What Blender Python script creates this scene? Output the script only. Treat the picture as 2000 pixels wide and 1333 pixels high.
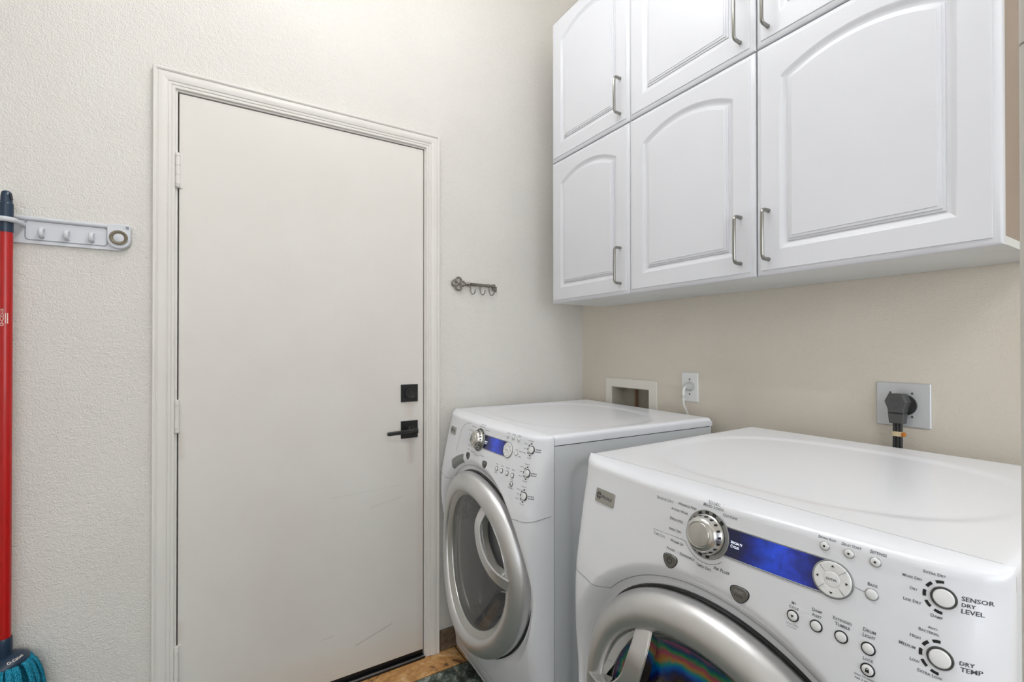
import bpy, bmesh, math, random
from mathutils import Vector, Matrix

PI = math.pi
random.seed(7)
for o in list(bpy.data.objects):
    bpy.data.objects.remove(o, do_unlink=True)
scene = bpy.context.scene
C = scene.collection

# ------------------------------------------------------------------ camera
# door wall = plane Y=0, machine wall = plane X=0, floor = plane Z=0
cam_d = bpy.data.cameras.new('camera')
cam_d.sensor_width = 36.0
cam_d.lens = 36.0 * 911.98 / 2000.0
cam_d.shift_y = 8.59 / 2000.0
cam_d.clip_start = 0.02
cam_d.clip_end = 50
cam = bpy.data.objects.new('camera', cam_d)
C.objects.link(cam)
cam.location = (-1.5299, -1.8069, 1.2543)
cam.rotation_euler = (math.radians(90 + 0.266), 0, math.radians(-31.65))
scene.camera = cam

# ------------------------------------------------------------------ world, exposure
world = bpy.data.worlds.new('world')
scene.world = world
world.use_nodes = True
world.node_tree.nodes['Background'].inputs[0].default_value = (0.75, 0.82, 0.95, 1)
world.node_tree.nodes['Background'].inputs[1].default_value = 0.3
scene.view_settings.view_transform = 'Standard'
scene.view_settings.look = 'None'
scene.view_settings.gamma = 1.0
scene.view_settings.use_curve_mapping = False
scene.view_settings.exposure = 0.20
LAMP = 78.0            # emission of the ceiling lamp tubes
# fill light added behind the viewpoint, shining in through an added window
fill_data = bpy.data.lights.new('fill_light', 'AREA'); fill_data.shape = 'RECTANGLE'; fill_data.size = 2.55; fill_data.size_y = 1.55
fill_data.energy = 44; fill_data.color = (0.90, 0.95, 1.0)
fill_obj = bpy.data.objects.new('fill_light', fill_data); C.objects.link(fill_obj)
fill_obj.location = (-1.7, -4.30, 1.60); fill_obj.rotation_euler = (math.radians(90), 0, 0)
LAMP_COL = (0.985, 0.995, 1.0)

# ------------------------------------------------------------------ helpers
class MB:
    """collects geometry for ONE mesh object"""
    def __init__(self):
        self.v = []; self.f = []
    def add(self, vs, fs, M=None):
        n = len(self.v)
        if M is not None:
            vs = [M @ Vector(p) for p in vs]
        self.v += [tuple(p) for p in vs]
        self.f += [tuple(i + n for i in f) for f in fs]
        return self
    def box(self, x0, x1, y0, y1, z0, z1, bev=0.0, seg=2, M=None):
        x0, x1 = min(x0, x1), max(x0, x1); y0, y1 = min(y0, y1), max(y0, y1); z0, z1 = min(z0, z1), max(z0, z1)
        bm = bmesh.new()
        bmesh.ops.create_cube(bm, size=1)
        for v in bm.verts:
            v.co = Vector(((x0 + x1) / 2 + v.co.x * (x1 - x0), (y0 + y1) / 2 + v.co.y * (y1 - y0), (z0 + z1) / 2 + v.co.z * (z1 - z0)))
        if bev > 0:
            bmesh.ops.bevel(bm, geom=bm.edges[:], offset=bev, segments=seg, profile=0.5, affect='EDGES', clamp_overlap=True)
        self.frombm(bm, M)
        return self
    def frombm(self, bm, M=None):
        bm.verts.index_update()
        self.add([v.co.copy() for v in bm.verts], [[v.index for v in f.verts] for f in bm.faces], M)
        bm.free()
    def tube(self, pts, r, seg=8, caps=True, M=None, closed=False, rs=None, flat=1.0, up=None):
        pts = [Vector(p) for p in pts]
        n = len(pts); vs = []; fs = []
        prev = None
        for i, p in enumerate(pts):
            if closed:
                t = (pts[(i + 1) % n] - pts[i - 1]).normalized()
            else:
                a = pts[max(i - 1, 0)]; b = pts[min(i + 1, n - 1)]
                t = (b - a).normalized()
            if prev is None:
                ref = Vector(up) if up else (Vector((0, 0, 1)) if abs(t.z) < 0.9 else Vector((1, 0, 0)))
                nrm = (ref - t * ref.dot(t)).normalized()
            else:
                nrm = prev - t * prev.dot(t)
                nrm = nrm.normalized() if nrm.length > 1e-6 else prev
            prev = nrm
            b = t.cross(nrm)
            rr = rs[i] if rs else r
            for k in range(seg):
                a = 2 * PI * k / seg
                vs.append(p + nrm * (math.cos(a) * rr * flat) + b * (math.sin(a) * rr))
        m = n if closed else n - 1
        for i in range(m):
            j = (i + 1) % n
            for k in range(seg):
                k2 = (k + 1) % seg
                fs.append((i * seg + k, i * seg + k2, j * seg + k2, j * seg + k))
        if caps and not closed:
            fs.append(tuple(range(seg))[::-1]); fs.append(tuple((n - 1) * seg + k for k in range(seg)))
        return self.add(vs, fs, M)
    def lathe(self, prof, seg=32, M=None, cap0=True, cap1=True):
        """profile [(r,h)] turned about local Z"""
        vs = []; fs = []
        for r, h in prof:
            for k in range(seg):
                a = 2 * PI * k / seg
                vs.append((r * math.cos(a), r * math.sin(a), h))
        n = len(prof)
        for i in range(n - 1):
            for k in range(seg):
                k2 = (k + 1) % seg
                fs.append((i * seg + k, i * seg + k2, (i + 1) * seg + k2, (i + 1) * seg + k))
        if cap0: fs.append(tuple(range(seg))[::-1])
        if cap1: fs.append(tuple((n - 1) * seg + k for k in range(seg)))
        return self.add(vs, fs, M)
    def prism(self, poly, h0, h1, M=None, bev=0.0):
        """polygon [(x,y)] extruded along local Z; optional chamfer at h1"""
        n = len(poly); vs = [(x, y, h0) for x, y in poly]; fs = [tuple(range(n))[::-1]]
        if bev > 0:
            cx = sum(p[0] for p in poly) / n; cy = sum(p[1] for p in poly) / n
            sz = max(max(abs(p[0] - cx), abs(p[1] - cy)) for p in poly)
            k = 1 - bev / sz
            rows = [(poly, h1 - bev * (1 if h1 > h0 else -1)), ([(cx + (x - cx) * k, cy + (y - cy) * k) for x, y in poly], h1)]
        else:
            rows = [(poly, h1)]
        for pl, h in rows:
            b = len(vs) - n
            vs += [(x, y, h) for x, y in pl]
            for i in range(n):
                j = (i + 1) % n
                fs.append((b + i, b + j, b + n + j, b + n + i))
        b = len(vs) - n
        fs.append(tuple(b + i for i in range(n)))
        return self.add(vs, fs, M)
    def grid(self, us, ws, fn, M=None, keep=None):
        n = len(us); vs = [fn(u, w) for w in ws for u in us]; fs = []
        for j in range(len(ws) - 1):
            for i in range(n - 1):
                if keep is None or keep((us[i] + us[i + 1]) / 2, (ws[j] + ws[j + 1]) / 2):
                    fs.append((j * n + i, j * n + i + 1, (j + 1) * n + i + 1, (j + 1) * n + i))
        return self.add(vs, fs, M)
    def loops(self, rings, cap0=False, cap1=False, M=None):
        """closed loops of equal length joined one after the other"""
        n = len(rings[0]); vs = []; fs = []
        for r in rings: vs += list(r)
        for i in range(len(rings) - 1):
            for k in range(n):
                k2 = (k + 1) % n
                fs.append((i * n + k, i * n + k2, (i + 1) * n + k2, (i + 1) * n + k))
        if cap0: fs.append(tuple(range(n))[::-1])
        if cap1 == 'fan':
            q = (len(rings) - 1) * n; vs.append(tuple(sum(Vector(p)[i] for p in rings[-1]) / n for i in range(3)))
            fs += [(q + k, q + (k + 1) % n, len(vs) - 1) for k in range(n)]
        elif cap1: fs.append(tuple((len(rings) - 1) * n + k for k in range(n)))
        return self.add(vs, fs, M)
    def warp(self, fn):
        self.v = [fn(*p) for p in self.v]; return self
    def build(self, name, mat, parent=None, smooth=35, fix=True, loc=None, flat=None):
        me = bpy.data.meshes.new(name)
        me.from_pydata(self.v, [], self.f)
        if fix:
            bm = bmesh.new(); bm.from_mesh(me)
            loose = [v for v in bm.verts if not v.link_faces]
            if loose: bmesh.ops.delete(bm, geom=loose, context='VERTS')
            bmesh.ops.recalc_face_normals(bm, faces=bm.faces[:])
            bm.to_mesh(me); bm.free()
        me.materials.append(MAT[mat])
        if smooth:
            me.shade_smooth()
            me.set_sharp_from_angle(angle=math.radians(smooth))
            if flat:
                fv = Vector(flat)
                for pg in me.polygons:
                    if abs(pg.normal.dot(fv)) > .99999: pg.use_smooth = False
        o = bpy.data.objects.new(name, me)
        C.objects.link(o)
        if parent is not None: o.parent = parent
        if loc: o.location = loc
        return o

def tag(o, label=None, cat=None, group=None, kind=None):
    if label: o['label'] = label
    if cat: o['category'] = cat
    if group: o['group'] = group
    if kind: o['kind'] = kind
    return o
def empty(name, loc=(0, 0, 0), rz=0.0):
    o = bpy.data.objects.new(name, None)
    C.objects.link(o); o.location = loc; o.rotation_euler = (0, 0, rz)
    o.empty_display_size = 0.05
    return o
def copyobj(o, parent=None, loc=None, rot=None):
    c = o.copy(); C.objects.link(c)
    if parent is not None: c.parent = parent
    if loc is not None: c.location = loc
    if rot is not None: c.rotation_euler = rot
    return c
def sstep(a, b, x):
    t = max(0.0, min(1.0, (x - a) / (b - a)))
    return t * t * (3 - 2 * t)
def interp(x, xs, ys):
    if x <= xs[0]: return ys[0]
    for i in range(len(xs) - 1):
        if x <= xs[i + 1]:
            return ys[i] + (ys[i + 1] - ys[i]) * (x - xs[i]) / (xs[i + 1] - xs[i])
    return ys[-1]
def lin(a, b, n): return [a + (b - a) * i / (n - 1) for i in range(n)]
def arc(cx, cy, r, a0, a1, n):
    return [(cx + r * math.cos(math.radians(a0 + (a1 - a0) * i / (n - 1))), cy + r * math.sin(math.radians(a0 + (a1 - a0) * i / (n - 1)))) for i in range(n)]
def rrect(x0, x1, y0, y1, r, n=5):
    return arc(x1 - r, y1 - r, r, 0, 90, n) + arc(x0 + r, y1 - r, r, 90, 180, n) + arc(x0 + r, y0 + r, r, 180, 270, n) + arc(x1 - r, y0 + r, r, 270, 360, n)
def spline(pts, n):
    """Catmull-Rom through the points"""
    P = [Vector(p) if len(p) == 3 else Vector((p[0], p[1], 0)) for p in pts]; out = []
    for i in range(len(P) - 1):
        p0 = P[max(i - 1, 0)]; p1 = P[i]; p2 = P[i + 1]; p3 = P[min(i + 2, len(P) - 1)]
        for k in range(n):
            t = k / n
            out.append(0.5 * ((2 * p1) + (p2 - p0) * t + (2 * p0 - 5 * p1 + 4 * p2 - p3) * t * t + (3 * p1 - p0 - 3 * p2 + p3) * t ** 3))
    out.append(P[-1])
    return out
# frames: local Z of a lathe / prism becomes ...
M_FRONT = Matrix(((1, 0, 0, 0), (0, 0, -1, 0), (0, 1, 0, 0), (0, 0, 0, 1)))   # (u,v,h) -> x=u, z=v, y=-h (out of the door wall or a machine front)
def front_at(x, y, z): return Matrix.Translation((x, y, z)) @ M_FRONT
M_WALLR = Matrix(((0, 0, -1, 0), (-1, 0, 0, 0), (0, 1, 0, 0), (0, 0, 0, 1)))   # (u,v,h) -> y=-u, z=v, x=-h (out of the machine wall)
def wallr_at(x, y, z): return Matrix.Translation((x, y, z)) @ M_WALLR

# ------------------------------------------------------------------ materials
MAT = {}
def srgb(r, g, b):
    f = lambda c: (c / 255 / 12.92) if c / 255 <= 0.04045 else ((c / 255 + 0.055) / 1.055) ** 2.4
    return (f(r), f(g), f(b), 1)
def mat(name, col, rough=0.5, metal=0.0, spec=0.5, coat=0.0, emis=None, estr=0.0):
    m = bpy.data.materials.new(name); m.use_nodes = True
    b = m.node_tree.nodes['Principled BSDF']
    b.inputs['Base Color'].default_value = col if len(col) == 4 else (*col, 1)
    b.inputs['Roughness'].default_value = rough
    b.inputs['Metallic'].default_value = metal
    b.inputs['Specular IOR Level'].default_value = spec
    b.inputs['Coat Weight'].default_value = coat
    b.inputs['Coat Roughness'].default_value = 0.06
    if emis:
        b.inputs['Emission Color'].default_value = emis
        b.inputs['Emission Strength'].default_value = estr
    MAT[name] = m
    return m
class NT:
    def __init__(self, m):
        self.t = m.node_tree; self.b = self.t.nodes['Principled BSDF']
    def n(self, typ, **kw):
        x = self.t.nodes.new(typ)
        for k, v in kw.items():
            if k.startswith('i_'): x.inputs[k[2:].replace('_', ' ')].default_value = v
            else: setattr(x, k, v)
        return x
    def l(self, a, b): self.t.links.new(a, b)
    def coord(self): return self.n('ShaderNodeTexCoord').outputs['Object']
    def geo(self): return self.n('ShaderNodeNewGeometry').outputs['Position']
    def noise(self, vec, scale, detail=3, rough=0.5, dist=0.0):
        x = self.n('ShaderNodeTexNoise'); x.inputs['Scale'].default_value = scale; x.inputs['Detail'].default_value = detail
        x.inputs['Roughness'].default_value = rough; x.inputs['Distortion'].default_value = dist
        self.l(vec, x.inputs['Vector']); return x.outputs['Fac']
    def ramp(self, fac, stops, interp='LINEAR'):
        r = self.n('ShaderNodeValToRGB'); cr = r.color_ramp; cr.interpolation = interp
        while len(cr.elements) < len(stops): cr.elements.new(0.5)
        for e, (p, c) in zip(cr.elements, stops): e.position = p; e.color = c if len(c) == 4 else (*c, 1)
        self.l(fac, r.inputs['Fac']); return r.outputs['Color']
    def math(self, op, a, b=None, clamp=False):
        m = self.n('ShaderNodeMath', operation=op, use_clamp=clamp)
        for i, v in enumerate((a, b)):
            if v is None: continue
            if isinstance(v, (int, float)): m.inputs[i].default_value = v
            else: self.l(v, m.inputs[i])
        return m.outputs[0]
    def mix(self, fac, a, b):
        m = self.n('ShaderNodeMix', data_type='RGBA')
        for sock, v in ((m.inputs['Factor'], fac), (m.inputs['A'], a), (m.inputs['B'], b)):
            if isinstance(v, (int, float)): sock.default_value = v
            elif isinstance(v, tuple): sock.default_value = v if len(v) == 4 else (*v, 1)
            else: self.l(v, sock)
        return m.outputs['Result']
    def bump(self, h, strength, dist):
        b = self.n('ShaderNodeBump'); b.inputs['Strength'].default_value = strength; b.inputs['Distance'].default_value = dist
        self.l(h, b.inputs['Height']); self.l(b.outputs[0], self.b.inputs['Normal'])
    def color(self, c): self.l(c, self.b.inputs['Base Color'])
    def seg(self, vec, a, b, w):
        """soft mask, 1 on the segment a-b, falling to 0 at distance w"""
        a = Vector(a); b = Vector(b); d = b - a
        s = self.n('ShaderNodeVectorMath', operation='SUBTRACT'); self.l(vec, s.inputs[0]); s.inputs[1].default_value = a
        dt = self.n('ShaderNodeVectorMath', operation='DOT_PRODUCT'); self.l(s.outputs[0], dt.inputs[0]); dt.inputs[1].default_value = d / d.length_squared
        t = self.math('ADD', dt.outputs['Value'], 0.0, True)
        sc = self.n('ShaderNodeVectorMath', operation='SCALE'); sc.inputs[0].default_value = d; self.l(t, sc.inputs['Scale'])
        e = self.n('ShaderNodeVectorMath', operation='DISTANCE'); self.l(s.outputs[0], e.inputs[0]); self.l(sc.outputs[0], e.inputs[1])
        return self.math('SUBTRACT', 1.0, self.math('DIVIDE', e.outputs['Value'], w), True)

def paint(name, col, col2, rough=0.5, peel=0.0, psc=260, spec=0.4, blot=2.0):
    t = NT(mat(name, col, rough, spec=spec)); v = t.geo()
    t.color(t.mix(t.ramp(t.noise(v, blot, 4, 0.6), [(0.35, (0, 0, 0)), (0.7, (1, 1, 1))]), col, col2))
    if peel:
        h = t.math('ADD', t.noise(v, psc, 2, 0.5), t.math('MULTIPLY', t.noise(v, psc * 0.33, 2, 0.5), 0.8))
        t.bump(h, peel, 0.004)
    return t
paint('wall_paint', srgb(221, 218, 212), srgb(216, 212, 206), 0.42, 0.75, 230)
paint('wall_paint_beige', srgb(220, 212, 199), srgb(215, 207, 194), 0.5, 0.32, 230)
paint('ceiling_paint', srgb(232, 230, 226), srgb(228, 226, 222), 0.7, 0.25, 200)
paint('trim_paint', srgb(224, 221, 216), srgb(217, 213, 207), 0.38, 0.04, 60)
mat('trim_line', srgb(150, 146, 140), 0.6)
# door slab: smooth off-white paint with dirt, scuffs and faint rust streaks under the hardware
t = paint('door_paint', srgb(221, 218, 212), srgb(215, 210, 203), 0.42, 0.03, 120)
v = t.geo(); base = t.b.inputs['Base Color'].links[0].from_socket
for a, b, w, s, c in (
        ((-1.1055, 0, 0.133), (-0.9706, 0, 0.172), 0.0035, 0.75, srgb(150, 142, 140)), ((-1.2253, 0, 0.191), (-1.1847, 0, 0.195), 0.003, 0.5, srgb(150, 142, 138)),
        ((-1.20, 0, 0.700), (-0.93, 0, 0.71), 0.003, 0.18, srgb(150, 142, 138)), ((-1.05, 0, 0.640), (-0.92, 0, 0.665), 0.003, 0.3, srgb(150, 142, 138)),
        ((-0.895, 0, 0.885), (-0.892, 0, 0.80), 0.020, 0.22, srgb(170, 130, 105)), ((-0.90, 0, 1.03), (-0.90, 0, 0.985), 0.022, 0.16, srgb(180, 135, 110)),
        ((-1.65, 0, 0.97), (-1.648, 0, 0.91), 0.018, 0.25, srgb(165, 140, 120)), ((-1.65, 0, 0.33), (-1.648, 0, 0.38), 0.018, 0.2, srgb(165, 140, 120)),
        ((-1.6, 0, 0.03), (-0.85, 0, 0.03), 0.16, 0.35, srgb(188, 176, 160)), ((-0.845, 0, 0.05), (-0.842, 0, 0.9), 0.03, 0.25, srgb(190, 165, 150))):
    base = t.mix(t.math('MULTIPLY', t.seg(v, a, b, w), s), base, c)
t.color(base)
paint('cabinet_white', srgb(215, 216, 221), srgb(212, 213, 218), 0.34)
paint('cabinet_underside', srgb(222, 224, 222), srgb(214, 216, 213), 0.5, blot=5)
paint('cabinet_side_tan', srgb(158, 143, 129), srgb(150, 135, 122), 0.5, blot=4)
mat('appliance_white', srgb(236, 238, 244), 0.28, coat=0.35)
mat('appliance_side', srgb(220, 224, 228), 0.4)
mat('appliance_seam', srgb(150, 153, 156), 0.6)
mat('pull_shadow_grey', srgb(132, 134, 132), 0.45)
mat('dark_gap', srgb(40, 40, 42), 0.8)
t = NT(mat('brushed_silver', srgb(196, 195, 192), 0.40, 1.0)); v = t.coord()
t.color(t.mix(t.noise(v, 6, 4, 0.6), srgb(206, 206, 207), srgb(228, 228, 229)))
mat('chrome', srgb(205, 205, 205), 0.08, 1.0)
t = NT(mat('knob_metal', srgb(205, 204, 200), 0.25, 1.0))
mat('gunmetal', srgb(112, 110, 106), 0.35, 0.6)
mat('dial_rim', srgb(92, 92, 90), 0.25, 0.8)
mat('panel_grey', srgb(158, 160, 160), 0.35, 0.5)
mat('button_white', srgb(236, 237, 238), 0.2, coat=0.3)
mat('letter_grey', srgb(100, 102, 107), 0.6)
mat('letter_faded', srgb(160, 162, 167), 0.6)
mat('letter_dark', srgb(62, 64, 70), 0.6)
mat('mark_black', srgb(28, 28, 30), 0.5)
mat('letter_white', srgb(240, 242, 250), 0.5, emis=(0.8, 0.87, 1, 1), estr=0.8)
mat('badge_metal', srgb(176, 175, 170), 0.3, 0.85)
mat('drum_steel', srgb(190, 190, 190), 0.32, 1.0)
mat('gasket_grey', srgb(120, 120, 118), 0.7)
mat('bezel_grey', srgb(188, 188, 184), 0.28, 0.7)
mat('dark_plastic', srgb(30, 30, 32), 0.25)
# lit liquid crystal screen: blue with dark ends
t = NT(mat('screen_blue', srgb(16, 24, 110), 0.12, coat=0.5)); v = t.coord()
sp = t.n('ShaderNodeSeparateXYZ'); t.l(v, sp.inputs[0])
glow = t.ramp(t.math('MULTIPLY', t.math('ADD', sp.outputs['X'], -0.03), 6.25), [(0.16, (0.0, 0.0, 0.004)), (0.30, (0.0, 0.006, 0.11)), (0.46, (0.006, 0.045, 0.46)), (0.68, (0.008, 0.03, 0.36)), (0.86, (0, 0.0, 0.04))])
cl = t.ramp(t.noise(v, 42, 2, 0.5, 0.6), [(0.3, (0.35, 0.35, 0.35)), (0.65, (1, 1, 1))])
mm = t.n('ShaderNodeMix', data_type='RGBA', blend_type='MULTIPLY'); mm.inputs['Factor'].default_value = 1
t.l(glow, mm.inputs['A']); t.l(cl, mm.inputs['B']); t.l(mm.outputs['Result'], t.b.inputs['Emission Color'])
t.b.inputs['Emission Strength'].default_value = 1.25
t.b.inputs['Base Color'].default_value = (0.004, 0.008, 0.05, 1)
# clear moulded door windows: a thin sheet that lets light through and mirrors at grazing angles
def sheet(name, tint, ior, rough, haze):
    m = bpy.data.materials.new(name); m.use_nodes = True; nt = m.node_tree; nt.nodes.clear()
    out = nt.nodes.new('ShaderNodeOutputMaterial'); mx = nt.nodes.new('ShaderNodeMixShader'); fr = nt.nodes.new('ShaderNodeFresnel'); fr.inputs['IOR'].default_value = ior
    tr = nt.nodes.new('ShaderNodeBsdfTransparent'); tr.inputs[0].default_value = tint
    gl = nt.nodes.new('ShaderNodeBsdfGlossy'); gl.inputs['Roughness'].default_value = rough
    df = nt.nodes.new('ShaderNodeBsdfDiffuse'); df.inputs[0].default_value = (.55, .56, .58, 1); m2 = nt.nodes.new('ShaderNodeMixShader'); m2.inputs[0].default_value = haze
    nt.links.new(tr.outputs[0], m2.inputs[1]); nt.links.new(df.outputs[0], m2.inputs[2])
    nt.links.new(fr.outputs[0], mx.inputs[0]); nt.links.new(m2.outputs[0], mx.inputs[1]); nt.links.new(gl.outputs[0], mx.inputs[2]); nt.links.new(mx.outputs[0], out.inputs[0])
    MAT[name] = m
sheet('clear_window', (0.80, 0.81, 0.83, 1), 1.55, 0.03, 0.16)
sheet('clear_bowl', (0.82, 0.83, 0.85, 1), 1.5, 0.02, 0.12)
# dark window whose stressed plastic shows rainbow interference bands
t = NT(mat('rainbow_window', (0.004, 0.004, 0.004, 1), 0.06, coat=0.0)); v = t.coord()
cv = t.n('ShaderNodeVectorMath', operation='SUBTRACT'); t.l(v, cv.inputs[0]); cv.inputs[1].default_value = (0, 0, .535)
cm = t.n('ShaderNodeVectorMath', operation='MULTIPLY'); t.l(cv.outputs[0], cm.inputs[0]); cm.inputs[1].default_value = (1, 0, 1)
ln_ = t.n('ShaderNodeVectorMath', operation='LENGTH'); t.l(cm.outputs[0], ln_.inputs[0])
ph = t.math('ADD', t.math('MULTIPLY', ln_.outputs['Value'], 11.0), t.math('MULTIPLY', t.noise(v, 14, 3, 0.6, 0.5), 0.42))
fr_ = t.math('MULTIPLY', ph, 1 / 2.75, True)
rb = t.ramp(fr_, [(0.55, (0.004, 0.003, 0.003)), (0.66, (0.035, 0.018, 0.008)), (0.705, (0.004, 0.012, 0.10)), (0.745, (0.0, 0.10, 0.42)), (0.775, (0.01, 0.22, 0.18)), (0.805, (0.34, 0.17, 0.04)), (0.84, (0.30, 0.05, 0.09)), (0.87, (0.02, 0.17, 0.06)), (0.90, (0.0, 0.05, 0.12)), (0.94, (0.22, 0.05, 0.10)), (1.0, (0.01, 0.01, 0.01))])
t.color(rb)
mat('nickel', srgb(150, 148, 142), 0.3, 1.0)
mat('black_metal', srgb(26, 27, 26), 0.35, 0.3)
mat('black_metal_worn', srgb(44, 46, 44), 0.32, 0.5)
t = NT(mat('pewter', srgb(128, 122, 114), 0.42, 0.85)); v = t.coord()
t.color(t.mix(t.noise(v, 90, 3), srgb(92, 86, 80), srgb(160, 154, 146)))
mat('rail_plastic', srgb(206, 208, 213), 0.4)
mat('rail_groove', srgb(150, 154, 162), 0.5)
mat('brown_rubber', srgb(116, 106, 88), 0.6)
mat('red_lacquer', srgb(172, 6, 4), 0.3, coat=0.15)
mat('navy_plastic', srgb(22, 44, 66), 0.35)
mat('print_white', srgb(235, 225, 215), 0.6)
t = NT(mat('teal_microfibre', srgb(26, 128, 158), 0.95, spec=0.1)); v = t.geo()
t.color(t.ramp(t.noise(v, 520, 2, 0.6), [(0.3, srgb(8, 78, 104)), (0.52, srgb(24, 128, 158)), (0.75, srgb(96, 186, 206))]))
t.bump(t.noise(v, 520, 2), 0.8, 0.003)
mat('rubber_black', srgb(10, 10, 11), 0.35)
t = NT(mat('threshold_metal', srgb(150, 156, 164), 0.35, 0.9)); v = t.geo()
t.color(t.mix(t.noise(v, 60, 4), srgb(100, 104, 110), srgb(186, 192, 200)))
mat('outlet_white', srgb(232, 233, 232), 0.35)
mat('outlet_grey', srgb(196, 197, 196), 0.35)
mat('plate_steel', srgb(206, 208, 210), 0.42, 0.35)
mat('screw_metal', srgb(120, 118, 114), 0.4, 0.8)
mat('cord_white', srgb(222, 220, 214), 0.5)
mat('plug_grey', srgb(72, 73, 73), 0.5)
mat('cord_black', srgb(42, 42, 42), 0.5)
mat('tie_cream', srgb(214, 196, 160), 0.6)
mat('tie_orange', srgb(196, 120, 40), 0.6)
paint('box_white', srgb(230, 227, 218), srgb(224, 220, 210), 0.45)
mat('box_cavity', srgb(176, 170, 156), 0.6)
mat('pipe_brown', srgb(150, 120, 96), 0.6)
mat('locker_grey', srgb(104, 108, 114), 0.5)
mat('fixture_white', srgb(232, 232, 230), 0.5)
mat('lamp_lens', (0.9, 0.9, 0.9, 1), 0.5, emis=(*LAMP_COL, 1), estr=LAMP)
mat('grout', srgb(96, 92, 84), 0.9)
def slate(name, stops, sc):
    t = NT(mat(name, (0.2, 0.2, 0.2), 0.55)); v = t.geo()
    f = t.math('ADD', t.math('MULTIPLY', t.noise(v, sc, 5, 0.65, 1.2), 0.75), t.math('MULTIPLY', t.noise(v, sc * 5, 4, 0.6), 0.25))
    t.color(t.ramp(f, stops))
    t.bump(f, 0.5, 0.01)
slate('slate_orange', [(0.36, srgb(92, 66, 42)), (0.43, srgb(182, 132, 78)), (0.54, srgb(206, 158, 100)), (0.64, srgb(222, 192, 150))], 15)
slate('slate_dark', [(0.36, srgb(20, 24, 22)), (0.45, srgb(60, 70, 64)), (0.53, srgb(98, 108, 100)), (0.62, srgb(176, 178, 168))], 20)
slate('slate_brown', [(0.3, srgb(58, 46, 36)), (0.5, srgb(104, 88, 72)), (0.7, srgb(134, 120, 100))], 14)
slate('slate_grey', [(0.3, srgb(70, 74, 74)), (0.5, srgb(112, 114, 110)), (0.7, srgb(150, 148, 138))], 12)

# ------------------------------------------------------------------ lettering (built-in font, turned into flat meshes)
_fonts = {}
def load_text(strings):
    obs = []
    for s in strings:
        cu = bpy.data.curves.new('t', 'FONT'); cu.body = s; cu.size = 1.0; cu.resolution_u = 2
        cu.small_caps_scale = 0.8; cu.offset = 0.012
        for i, ch in enumerate(s):
            cu.body_format[i].use_small_caps = True
        o = bpy.data.objects.new('t', cu); C.objects.link(o); obs.append((s, o))
    dg = bpy.context.evaluated_depsgraph_get(); dg.update()
    for s, o in obs:
        me = bpy.data.meshes.new_from_object(o.evaluated_get(dg))
        vs = [(v.co.x, v.co.y) for v in me.vertices]; fs = [tuple(p.vertices) for p in me.polygons]
        x0 = min(v[0] for v in vs); x1 = max(v[0] for v in vs); y0 = min(v[1] for v in vs); y1 = max(v[1] for v in vs)
        _fonts[s] = ([(a - x0, b - (y0 + y1) / 2) for a, b in vs], fs, x1 - x0, y1 - y0)
        bpy.data.meshes.remove(me)
    for s, o in obs:
        cu = o.data; bpy.data.objects.remove(o); bpy.data.curves.remove(cu)
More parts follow.
